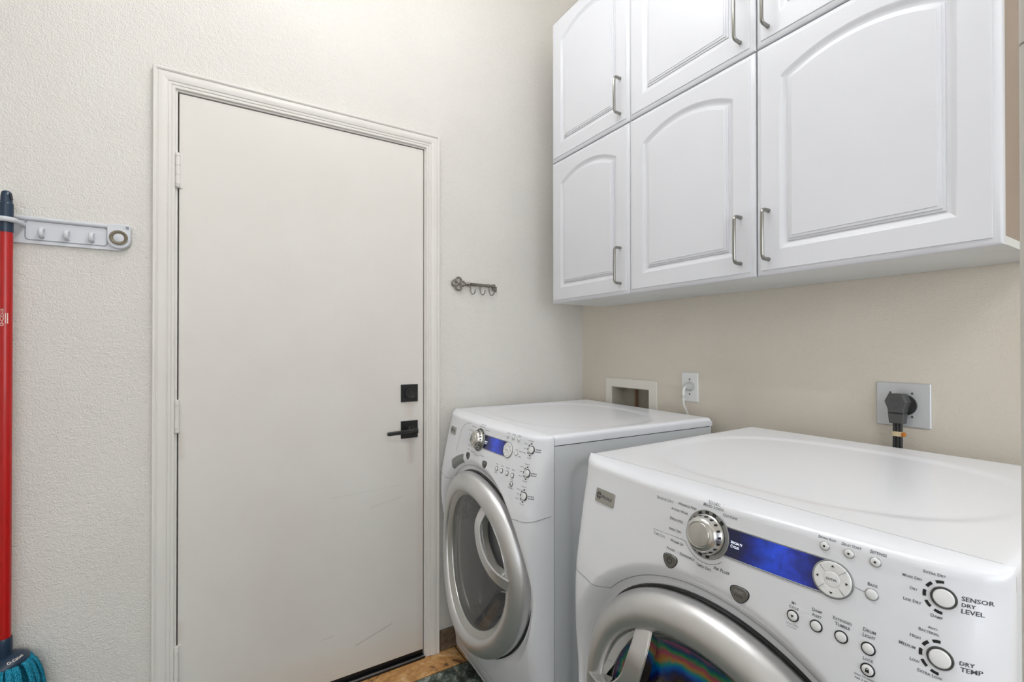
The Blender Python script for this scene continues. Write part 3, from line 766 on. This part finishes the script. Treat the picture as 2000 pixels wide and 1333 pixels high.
    mm.add([frame_at(-.2485, .9325) @ Vector((x, y, .00235)) for x, y in o_ + i_], [(k, (k + 1) % 24, 24 + (k + 1) % 24, 24 + k) for k in range(24)])
    for a in (0, 90, 180, 270):
        pts = arc(-.0185, 0, .0058, a + 12, a + 78, 5) + arc(-.0185, 0, .0022, a + 70, a + 20, 4)
        mm.add([frame_at(-.2485, .9325) @ Vector((x, y, .00235)) for x, y in pts], [tuple(range(len(pts)))])
    mm.build('emblem', 'mark_black', bd, smooth=0, fix=False)
    vs, fs, w, h = _fonts['Profile']; s = .031 / w
    MB().add([frame_at(-.2485, .9325) @ Vector((-.0075 + (a + .22 * b) * s, b * s, .00235)) for a, b in vs], fs).build('lettering', 'letter_dark', bd, smooth=0, fix=False)
    # cycle dial
    KX, KZ = .0025, .9400
    K = frame_at(KX, KZ)
    kb = MB().lathe([(.0395, -.002), (.0395, .0012), (.0385, .0020), (.0325, .0014), (.0318, .0005)], 64, K, False, True).build('dial_base', 'panel_grey', R, smooth=40)
    for a in (118, 96, 74, 46, 238, 258, 280):
        MB().add([K @ Vector((x, y, .0022)) for x, y in dash(0, 0, .0352, a, 5.5, .0042)], [tuple(range(6))]).build('dial_mark', 'mark_black', kb, smooth=0, fix=False)
    kn = MB().lathe([(.0318, .0008), (.0318, .0045), (.0305, .0058), (.0298, .0065), (.0285, .0170), (.0270, .0205), (.0245, .0235), (.0205, .0255), (.0195, .0250), (.0188, .0256), (.0185, .0262), (.010, .0274), (.0005, .0277)], 64, K, False, True).build('cycle_dial', 'knob_metal', R, smooth=40)
    for k in range(18):
        a = math.radians(20 * k + 6)
        MB().box(.0281, .0300, -.0016, .0016, .0085, .0155, M=K @ Matrix.Rotation(a, 4, 'Z')).build('grip_slot', 'mark_black', kn, smooth=0)
    # display
    sc = MB(); ux = lin(.034, .190, 40); uz = lin(.9190, .9610, 8)
    sc.grid(ux, uz, lambda x, z: (x, base_y(x, z) - .0012, z)).build('display_screen', 'screen_blue', R, smooth=40, fix=False)
    scr = C.objects[-1]
    for z in (.9178, .9622):
        MB().tube([(x, base_y(x, z) - .0006, z) for x in lin(.034, .188, 30)], .0011, 6).build('display_trim', 'panel_grey', scr)
    letters('Specialty', .0450, .0640, .9425, 1.25, 'letter_white', scr, .0016); letters('Cycles', .0450, .0590, .9365, 1.25, 'letter_white', scr, .0016)
    # navigation pad
    P = frame_at(.1872, .9388)
    MB().lathe([(.0246, -.002), (.0246, .0014), (.0236, .0020), (.0226, .0012)], 48, P, False, False).build('pad_rim', 'panel_grey', R)
    pad = MB().lathe([(.0226, -.001), (.0226, .0022), (.0215, .0034), (.012, .0042), (.0105, .0036), (.0095, .0036), (.0088, .0044), (.004, .0048), (.0005, .0048)], 48, P, False, True).build('navigation_pad', 'button_white', R, smooth=40)
    for a in (90, 180, 270, 0):
        rot = Matrix.Rotation(math.radians(a), 4, 'Z')
        MB().add([P @ rot @ Vector(q) for q in ((.0188, 0, .0040), (.0160, .0021, .0042), (.0160, -.0021, .0042))], [(0, 1, 2)]).build('arrow', 'mark_black', pad, smooth=0, fix=False)
        rot = Matrix.Rotation(math.radians(a + 45), 4, 'Z')
        MB().box(.0115, .0215, -.0003, .0003, .0030, .0043, M=P @ rot).build('divider', 'appliance_seam', pad, smooth=0)
    vs, fs, w, h = _fonts['ENTER']; s = .0125 / w
    MB().add([P @ Vector((-.00625 + a * s, b * s, .0051)) for a, b in vs], fs).build('lettering', 'letter_grey', pad, smooth=0, fix=False)
    # small round buttons
    def button(x, z, r, rim, dark, icon=None):
        Q = frame_at(x, z)
        b = MB().lathe([(r - rim, -.001), (r - rim, .0016), (r - rim - .0008, .0024), ((r - rim) * .5, .0030), (.0004, .0031)], 24, Q, False, True).build('button', 'button_white', R, smooth=40)
        MB().lathe([(r, -.001), (r, .0008), (r - .0006, .0014), (r - rim, .0010), (r - rim, -.001)], 24, Q, False, False).build('button_rim', 'mark_black' if dark else 'panel_grey', b)
        if icon == 'dot':
            MB().lathe([(.0014, .0028), (.0014, .0034)], 12, Q).build('icon', 'mark_black', b, smooth=0)
        elif icon == 'play':
            MB().add([Q @ Vector(q) for q in ((-.0022, .0014, .0033), (.0022, .0014, .0033), (0, -.0022, .0033))], [(0, 2, 1)]).build('icon', 'mark_black', b, smooth=0, fix=False)
        elif icon == 'lock':
            MB().prism([(-.002, -.0026), (.002, -.0026), (.002, .0006), (-.002, .0006)], .0026, .0034, Q).tube([Q @ Vector((x2, y2, .0031)) for x2, y2 in [(-.0013, .0006)] + arc(0, .0014, .0013, 180, 0, 6) + [(.0013, .0006)]], .0004, 5).build('icon', 'mark_black', b, smooth=0)
    for x, z in ((.1747, .9781), (.2032, .9773), (.232, .9763)): button(x, z, .0062, .0008, False, 'dot')
    button(.2307, .9363, .0074, .0010, False)
    MB().tube(on_panel([(.2118, .9385), (.2232, .9367)], .0002), .0004, 5).build('marking', 'appliance_seam', panel)
    for k, (x, z) in enumerate(((.1436, .8737), (.173, .8732), (.2022, .8726), (.2313, .8718), (.2324, .8475))): button(x, z, .0078, .0016, True, {0: 'play', 4: 'lock'}.get(k))
    # option dials on the right
    dials = [(.2976, .958), (.2977, .8920)] + ([(.3000, .8290)] if washer else [])
    for x, z in dials:
        Q = frame_at(x, z)
        b = MB().lathe([(.0098, 0), (.0098, .0034), (.0088, .0046), (.005, .0052), (.0005, .0054)], 32, Q, False, True).build('option_button', 'button_white', R, smooth=40)
        MB().lathe([(.0122, -.001), (.0122, .0012), (.0112, .0024), (.0100, .0022), (.0098, 0)], 32, Q, False, False).build('button_rim', 'dial_rim', b, smooth=50)
        for a in (103, 141, 180, 219, 257): strip(dash(x, z, .0172, a, 12, .0032, 4), 'mark_black', panel)
    # shield-shaped power and start buttons
    def shield(x, z, w, h):
        half = [(0, .42), (.35, .415), (.68, .37), (.90, .29), (.99, .17), (.98, .03), (.88, -.13), (.70, -.29), (.48, -.42), (.25, -.50), (0, -.53)]
        o = [(-a * w, c * h) for a, c in half] + [(a * w, c * h) for a, c in half[1:-1]][::-1]
        Q = frame_at(x, z)
        b = MB().prism(o, -.001, .0022, Q, bev=.0012).build('shield_button', 'gunmetal', R, smooth=0)
        MB().prism([(a * 1.10, c * 1.07) for a, c in o], -.0015, .0006, Q).build('button_rim', 'dark_plastic', b, smooth=0)
        return b, Q
    b, Q = shield(-.0625, .8750, .0142, .0240)
    MB().tube([Q @ Vector((x, y, .0024)) for x, y in arc(0, 0, .0050, 130, 410, 18)], .0007, 5).build('icon', 'mark_black', b)
    MB().tube([Q @ Vector((0, .0012, .0024)), Q @ Vector((0, .0064, .0024))], .0007, 5).build('icon', 'mark_black', b)
    b, Q = shield(.0668, .8720, .0142, .0240)
    for wd, x0, wid, y0 in (('START', -.0072, .0144, .0030), ('Pause', -.0065, .0130, -.0030)):
        vs, fs, w, h = _fonts[wd]; s = wid / w
        MB().add([Q @ Vector((x0 + a * s, y0 + c * s, .0024)) for a, c in vs], fs).build('lettering', 'letter_faded' if wd == 'START' else 'mark_black', b, smooth=0, fix=False)
    # printed lettering and lines
    if not washer:
        for words, x0, x1, z, mt, hf in DRYER_TEXT: letters(words, x0, x1, z, hf, mt, panel)
        ln = [(-.1075, .9144), (-.0430, .9168)] + arc(KX, KZ, .0455, 212, 312, 24)
        MB().tube(on_panel(ln, 0), .0004, 5).build('marking', 'letter_grey', panel)
    else:
        for x0, x1, z in ((-.075, -.035, .975), (-.006, .030, .990), (-.012, .030, .9835), (.030, .062, .977), (-.095, -.045, .960), (-.085, -.045, .943), (-.080, -.045, .926), (-.078, -.046, .909), (-.048, -.015, .893), (-.012, .018, .888), (.022, .052, .893), (-.075, -.054, .895),
                          (.168, .186, .988), (.196, .214, .988), (.226, .243, .988), (.226, .238, .947), (.244, .258, .945), (.244, .256, .930), (.137, .150, .888), (.167, .180, .888), (.193, .212, .888), (.224, .240, .888), (.225, .240, .859), (.220, .245, .836), (.136, .152, .862)):
            bars(x0, x1, z, .0024, panel)
        for x, z in dials:
            for dx0, dx1, dz in ((-.018, .004, .0240), (-.036, -.020, .0130), (-.034, -.023, 0), (-.036, -.020, -.013), (-.014, .004, -.0235)): bars(x + dx0, x + dx1, z + dz, .0022, panel)
            for dz in (.003, -.003): bars(x + .015, x + .030, z + dz, .0030, panel, 'letter_grey')
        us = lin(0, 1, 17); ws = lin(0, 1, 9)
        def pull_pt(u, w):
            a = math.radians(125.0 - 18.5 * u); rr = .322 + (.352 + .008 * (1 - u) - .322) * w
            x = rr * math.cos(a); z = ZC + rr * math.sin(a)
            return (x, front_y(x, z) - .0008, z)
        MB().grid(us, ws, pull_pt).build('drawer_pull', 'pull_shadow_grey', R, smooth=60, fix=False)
        dpts = spline([(-.176, .868), (-.172, .905), (-.166, .940), (-.152, .962), (-.125, .976), (-.085, .983)], 6)
        MB().tube([(p[0], base_y(p[0], p[1]) - .0001, p[1]) for p in [(v.x, v.y) for v in [Vector(q) for q in dpts]]], .0007, 5).build('drawer_seam', 'letter_faded', panel)
    return R
machine('washing_machine', 'white front-loading washer in the corner with a clear grey porthole', 'washing machine', (-.722, -.3902), -.0275, True)
machine('tumble_dryer', 'white front-loading dryer in the foreground with a dark rainbow-tinted window', 'dryer', (-.772, -1.3048), .0316, False)

# ------------------------------------------------------------------ washer supply box in the wall
r = empty('washer_supply_box', (0, -.3215, .90)); tag(r, 'white-framed recessed supply box in the wall behind the washer', 'supply box')
def put(o, root=None):
    o.parent = root if root else r; o.location = -Vector((root if root else r).location); return o
m = MB()
yo0, yo1, zo0, zo1 = -.4745, -.1725, .86, 1.1145
o_ = rrect(yo0, yo1, zo0, zo1, .006, 4); i_ = [(min(max(y, BY0), BY1), min(max(z, BZ0), BZ1)) for y, z in o_]
def ring(pl, x): return [(x, y, z) for y, z in pl]
sc_ = lambda pl, k: [((y + .3235) * k - .3235, (z - .988) * k + .988) for y, z in pl]
put(m.loops([ring(o_, -.0003), ring(o_, -.004), ring(sc_(o_, .985), -.0060), ring([(y + (BY0 - y) * 0.0, z) for y, z in i_], -.0060), ring(i_, .05)]).build('box_frame', 'box_white', smooth=30))
put(MB().box(.0705, .078, BY0, BY1, BZ0, BZ1).build('box_back', 'box_cavity', smooth=0))
for b in ((0.001, .0705, BY0 + .0002, BY0 + .004, BZ0, BZ1), (0.001, .0705, BY1 - .004, BY1 - .0002, BZ0, BZ1), (0.001, .0705, BY0 + .004, BY1 - .004, BZ1 - .004, BZ1 - .0002), (0.001, .0705, BY0 + .004, BY1 - .004, BZ0 + .0002, BZ0 + .004)):
    put(MB().box(*b).build('box_wall', 'box_cavity', smooth=0))
put(MB().box(.050, .0705, -.3035, -.3005, BZ0 + .004, BZ1 - .004).build('box_divider', 'pipe_brown', smooth=0))

# ------------------------------------------------------------------ small wall outlet with a white plug and cord
def screw(y, z, x0, parent, rad=.0032):
    M = wallr_at(x0, y, z)
    s_ = MB().lathe([(rad, 0), (rad, .0006), (rad * .7, .0013), (.0003, .0014)], 12, M).build('screw', 'screw_metal', parent)
    s_.location = -Vector(parent.location)
    MB().box(-.0025, .0025, -.0004, .0004, .0012, .0017, M=M @ Matrix.Rotation(.6, 4, 'Z')).build('screw_slot', 'dark_gap', s_, smooth=0)
ro = empty('wall_outlet', (0, -.6355, 1.0465)); tag(ro, 'small white single outlet plate with a white plug above the washer', 'outlet')
put(MB().prism(rrect(-.0365, .0365, -.0570, .0570, .004), 0, .0055, wallr_at(-.0003, -.6355, 1.1025), bev=.0028).build('cover_plate', 'outlet_white', smooth=0), ro)
put(MB().lathe([(.0185, 0), (.0185, .0075), (.0172, .0085)], 32, wallr_at(-.0003, -.640, 1.1055)).build('receptacle', 'outlet_grey', smooth=40), ro)
for z in (1.1325, 1.0755): screw(-.6360, z, -.0056, ro)
rp = empty('plug_cord', (-.02, -.634, 1.1055)); tag(rp, 'white plug and thin cord hanging from the small outlet', 'cord')
put(MB().lathe([(.0150, 0), (.0155, .006), (.0130, .016), (.0095, .022), (.006, .0235)], 24, wallr_at(-.0090, -.636, 1.1045)).build('plug', 'outlet_grey', smooth=40), rp)
put(MB().tube(spline([(-.0255, -.636, 1.1045), (-.034, -.634, 1.100), (-.037, -.6325, 1.088), (-.037, -.632, 1.068)], 6), .0055, 10).build('strain_relief', 'outlet_white', smooth=50), rp)
put(MB().lathe([(.0062, 0), (.0068, .003), (.0068, .009), (.0055, .011)], 12, Matrix.Translation((-.037, -.632, 1.062))).build('cord_collar', 'outlet_grey', smooth=40), rp)
put(MB().tube(spline([(-.037, -.632, 1.064), (-.034, -.632, 1.035), (-.018, -.6325, 1.004), (-.012, -.633, .95), (-.012, -.634, .50), (-.012, -.634, .02)], 6), .0042, 10).build('cord', 'cord_white', smooth=50), rp)

# ------------------------------------------------------------------ dryer outlet, grey angled plug and its double cord
rd = empty('dryer_outlet', (0, -1.2985, 1.045)); tag(rd, 'wide pale square outlet plate with a black socket above the dryer', 'outlet')
put(MB().prism(rrect(-.0585, .0585, -.0580, .0580, .003), 0, .0050, wallr_at(-.0003, -1.2980, 1.1035), bev=.0022).build('cover_plate', 'plate_steel', smooth=0), rd)
put(MB().lathe([(.0275, 0), (.0275, .0085), (.0262, .0095), (.0005, .0095)], 40, wallr_at(-.0003, -1.3015, 1.1035)).build('socket', 'rubber_black', smooth=40), rd)
for y, z in ((-1.2715, 1.1340), (-1.3185, 1.1345), (-1.2715, 1.0735), (-1.3185, 1.0735)): screw(y, z, -.0051, rd, .0030)
rp = empty('dryer_plug', (-.01, -1.298, 1.1035)); tag(rp, 'dark grey angled dryer plug with twin black cord', 'plug')
hexa = [(-.0150, .0265), (.0150, .0265), (.0240, .006), (.0175, -.0130), (.0165, -.0235), (-.0165, -.0235), (-.0175, -.0130), (-.0240, .006)]
put(MB().prism([(u * .94, v * .96) for u, v in hexa], 0, .026, wallr_at(-.0100, -1.2960, 1.1070)).prism(hexa, .024, .036, wallr_at(-.0100, -1.2960, 1.1070), bev=.003).build('plug_body', 'plug_grey', smooth=0), rp)
put(MB().lathe([(.0115, 0), (.0115, .0012), (.0095, .0018), (.0085, .0010), (.0005, .0012)], 24, wallr_at(-.0462, -1.2960, 1.1075)).build('plug_boss', 'plug_grey', smooth=40), rp)
put(MB().prism([(-.0172, 0), (.0172, 0), (.0145, -.0265), (-.0145, -.0265)], .008, .034, wallr_at(-.0100, -1.2960, 1.0830), bev=.002).build('strain_relief', 'plug_grey', smooth=0), rp)
for dy in (-.0068, 0, .0068):
    put(MB().tube(spline([(-.031, -1.296 + dy, 1.060), (-.032, -1.2965 + dy, 1.03), (-.034, -1.297 + dy * 1.05, .99), (-.040, -1.298 + dy * 1.1, .90), (-.040, -1.300 + dy, .45), (-.05, -1.300 + dy, .03)], 6), .0037, 10).build('cord', 'cord_black', smooth=50), rp)
put(MB().loops([[(-.0328 + a * 1.02, -1.2965 + b, z) for a, b in rrect(-.0055, .0055, -.0120, .0120, .004, 4)] for z in (1.0230, 1.0350)], True, True).build('cord_tie', 'tie_cream', smooth=30), rp)
put(MB().box(-.0395, -.030, -1.3145, -1.3055, 1.0235, 1.0345, bev=.002).build('tie_tab', 'tie_orange', smooth=0), rp)

# ------------------------------------------------------------------ partition right of the dryer (only its white end trim shows)
tag(MB().box(-1.20, -1.03, -1.868, -1.756, 0, CEIL - .0005).build('wall_partition', 'wall_paint', smooth=0), 'narrow wall post to the right of the dryer', 'wall', kind='structure')
te = empty('trim_3', (-1.22, -1.81, 0)); tag(te, 'white end trim of the partition at the right border of the photo', 'trim', kind='structure')
for z0, z1 in ((0, 1.3940), (1.3952, CEIL - .001)):
    pl = [(-1.2005, -1.7460)] + [(-1.2140 - .004 * math.sin(math.radians(a)), -1.7500 + .004 * math.cos(math.radians(a))) for a in (0, 22, 45, 67, 90)] + [(-1.2180, -1.871), (-1.2140, -1.875), (-1.2005, -1.875)]
    put(MB().prism(pl, z0, z1).build('trim_board', 'trim_paint', smooth=40), te)

# ------------------------------------------------------------------ tool rail on the wall left of the door
RX0, RX1 = -2.34, -1.7665
r = empty('tool_rail', (-2.05, 0, 1.54)); tag(r, 'pale grey plastic tool rail with three small hooks and clamps', 'tool rail')
m = MB().prism(rrect(RX0, -1.790, 1.5430, 1.6120, .006), 0, .0085, front_at(0, -.0003, 0), bev=.002)
put(m.build('back_plate', 'rail_plastic', smooth=30))
put(MB().tube([(RX0 + .004, -.0105, 1.6115), (-1.812, -.0105, 1.6120)], .0062, 12).build('top_roll', 'rail_plastic', smooth=50))
for x0, x1 in ((-1.9975, -1.8245), (-2.245, -2.072)):
    put(MB().tube([(x, -.0088, z) for x, z in rrect(x0, x1, 1.5535, 1.6065, .008, 5)], .0016, 6, closed=True).build('panel_groove', 'rail_groove', smooth=50))
hook = None
for hx in (-1.9635, -1.9120, -1.8585, -2.210, -2.158, -2.106):
    r_ = MB()
    pts = [(hx, -.008, 1.5860), (hx, -.0185, 1.5835), (hx, -.0245, 1.5750), (hx, -.0215, 1.5655), (hx, -.0120, 1.5630), (hx, -.008, 1.5640)]
    r_.tube(spline(pts, 4), .0045, 10, up=(1, 0, 0), flat=1.35)
    h = put(r_.build('hook', 'rail_plastic', smooth=50))
def clamp(x, face, tilt=0):
    Q = front_at(x, 0, 0)
    h = put(MB().prism([(a, b) for a, b in arc(-.0195, 1.612, .008, 180, 90, 5)[::1]] + arc(.0195, 1.612, .008, 90, 0, 5) + arc(0, 1.5745, .0275, 0, -180, 15), .002, .0200, Q, bev=.003).build('end_clamp', 'rail_plastic', smooth=30))
    MB().lathe([(.0240, .0185), (.0240, .0205), (.0230, .0220), (.0215, .0220)], 32, front_at(x, 0, 1.5795), False, False).build('clamp_collar', 'rail_plastic', h, smooth=50)
    MB().lathe([(.0218, .0195), (.0218, .0228), (.0205, .0238), (.0175, .0236), (.0135, .0208), (.0125, .0200)], 32, front_at(x, 0, 1.5795), False, False).build('rubber_grip', 'brown_rubber', h, smooth=50)
    MB().lathe([(.0127, .0200), (.0120, .0206), (.0004, .0206)], 32, front_at(x, 0, 1.5795), False, False).build('clamp_button', 'rail_plastic', h, smooth=50)
    MB().box(x + .0165, x + .0240, -.0235, -.0190, 1.6075, 1.6155, bev=.0012, seg=1).build('clamp_tab', 'rail_groove', h, smooth=0)
clamp(-1.7965, 1); clamp(-2.305, -1)
# open collar that holds the mop
MXC, MYC = -2.0225, -.0500
lp = [(-2.000, -.0085), (-2.0005, -.020), (-2.0015, -.034)] + [(MXC + .0185 * math.cos(math.radians(a)), MYC - .0015 + .0185 * math.sin(math.radians(a))) for a in range(18, -200, -14)] + [(-2.0435, -.034), (-2.0445, -.020), (-2.045, -.0085)]
put(MB().tube([(x, y, 1.5925) for x, y in lp], .0056, 10, up=(0, 0, 1), flat=1.25).build('tool_collar', 'rail_plastic', smooth=50))

# ------------------------------------------------------------------ mop hanging in the rail
mp = empty('mop', (MXC, MYC, .20)); tag(mp, 'red-handled mop with navy grip and teal strands hanging on the rail', 'mop')
def pz(o): return put(o, mp)
MT = Matrix.Translation((MXC, MYC, 0))
DISC = Matrix.Translation((MXC, MYC, .425)) @ Matrix.Rotation(-.16, 4, 'Y') @ Matrix.Translation((0, 0, -.425))
pz(MB().lathe([(.0128, .468), (.0128, 1.579)], 32, MT).build('handle', 'red_lacquer', smooth=40))
grip = pz(MB().lathe([(.0134, 1.5600), (.0138, 1.5640), (.0138, 1.6340), (.0132, 1.6380), (.0118, 1.6395), (.0112, 1.6560), (.0098, 1.6660), (.0060, 1.6700)], 32, MT).build('grip', 'navy_plastic', smooth=40))
MB().tube([(MXC + .0115, MYC - .006, 1.646), (MXC + .0108, MYC - .007, 1.655), (MXC + .0095, MYC - .0075, 1.662)], .0028, 8).build('hanging_slot', 'mark_black', grip)
col = pz(MB().lathe([(.0155, .438), (.0160, .470), (.0152, .4860), (.0142, .4880), (.0132, .4870)], 32, MT).build('socket', 'navy_plastic', smooth=40))
pz(MB().lathe([(.030, .408), (.0455, .410), (.0480, .417), (.0465, .4240), (.036, .4335), (.022, .4400), (.0150, .4420)], 48, DISC).build('mop_head', 'navy_plastic', smooth=50))
# vertical brand print on the handle, wrapped round the tube
vs, fs, w, h = _fonts['O-Cedar']; s = .046 / w
def wrap(ang, zz, rr=.01295): return (MXC + rr * math.sin(ang), MYC - rr * math.cos(ang), zz)
m = MB().add([wrap((-.0030 - (b * s)) / .0128 - .15, 1.311 + a * s) for a, b in vs], fs)
pz(m.build('lettering', 'print_white', smooth=0, fix=False))
for off, z0, z1 in ((.0048, 1.318, 1.345), (.0085, 1.318, 1.345)):
    m = MB(); z = z0; rnd = random.Random(int(off * 1e5))
    while z < z1:
        z2 = min(z + rnd.uniform(.0016, .003), z1)
        m.add([wrap(a / .0128 - .15, q) for a, q in ((off - .0009, z), (off + .0009, z), (off + .0009, z2), (off - .0009, z2))], [(0, 1, 2, 3)]); z = z2 + .0007
    pz(m.build('lettering', 'print_white', smooth=0, fix=False))
vs, fs, w, h = _fonts['O-Cedar']; s = .030 / w
m = MB()
for a, b in vs:
    ang = -1.15 + (a * s) / .034; rr = .0400 - b * s
    m.v.append(tuple(DISC @ Vector((rr * math.cos(ang), rr * math.sin(ang), interp(rr, [.022, .036, .0465], [.4400, .4335, .4240]) + .0006))))
m.f = list(fs); pz(m.build('lettering', 'print_white', smooth=0, fix=False))
rnd = random.Random(5)
for k in range(44):
    a = 2 * PI * k / 22 + rnd.uniform(-.08, .08); outer = k < 22
    r0 = .040 if outer else .026; r1 = (.066 if outer else .045) + rnd.uniform(-.006, .006); ln = rnd.uniform(.17, .26)
    dx, dy = math.cos(a), math.sin(a)
    if dy > 0.1: r1 = min(r1, (.046) / max(dy, .1)) ; 
    P = [(r0, .413), (r0 + (r1 - r0) * .45, .418 if outer else .410), (r1 * .95, .395), (r1 * 1.08, .355), (r1 * (1.05 + rnd.uniform(-.1, .1)), .30), (r1 * (.9 + rnd.uniform(-.15, .15)), .413 - ln)]
    lim = .040
    pts = [(MXC + dx * q, min(MYC + dy * q, -.010), z) for q, z in P]
    pz(MB().tube(spline(pts, 5), .0075, 7, flat=.55, up=(dx, dy, .2)).build('strand', 'teal_microfibre', smooth=60))

# ------------------------------------------------------------------ key-shaped hook rack
r = empty('key_rack', (-.60, 0, 1.50)); tag(r, 'pewter key-shaped rack with three little hooks', 'key rack')
KY = -.010
bow = MB()
def torus(mb, cx, cz, ra, rt, sz=1.0):
    mb.tube([(cx + ra * math.cos(2 * PI * k / 20), KY, cz + ra * sz * math.sin(2 * PI * k / 20)) for k in range(20)], rt, 8, closed=True)
for cx, cz, ra in ((-.687, 1.5385, .0125), (-.687, 1.5105, .0135), (-.7045, 1.5250, .0125), (-.668, 1.5255, .0095)): torus(bow, cx, cz, ra, .0040)
put(bow.build('key_bow', 'pewter', smooth=60))
prof = [(.003, 0), (.006, .002), (.0068, .004), (.005, .006), (.0075, .009), (.0085, .011), (.0060, .0135), (.0080, .016), (.0085, .0185), (.0062, .021), (.0066, .060), (.0062, .105), (.0075, .110), (.0085, .113), (.0062, .117), (.0060, .130), (.0075, .133), (.0085, .1365), (.0085, .143), (.0070, .145)]
put(MB().lathe(prof, 20, Matrix.Translation((-.657, KY, 1.5255)) @ Matrix.Rotation(PI / 2, 4, 'Y')).build('key_shank', 'pewter', smooth=50))
put(MB().prism([(-.5235, 1.523), (-.5235, 1.5035), (-.5175, 1.5035), (-.5165, 1.5085), (-.512, 1.5085), (-.5105, 1.5005), (-.5030, 1.5005), (-.5015, 1.523)], .006, .0125, front_at(0, 0, 0), bev=.001).build('key_bit', 'pewter', smooth=0))
for hx in (-.6335, -.5865, -.5415):
    pts = [(hx, KY - .002, 1.522), (hx + .0005, KY - .004, 1.505), (hx + .002, KY - .008, 1.489), (hx + .0045, KY - .018, 1.4815), (hx + .007, KY - .030, 1.4870), (hx + .008, KY - .034, 1.5005)]
    put(MB().tube(spline(pts, 5), .0021, 8, rs=None).build('hook', 'pewter', smooth=60))
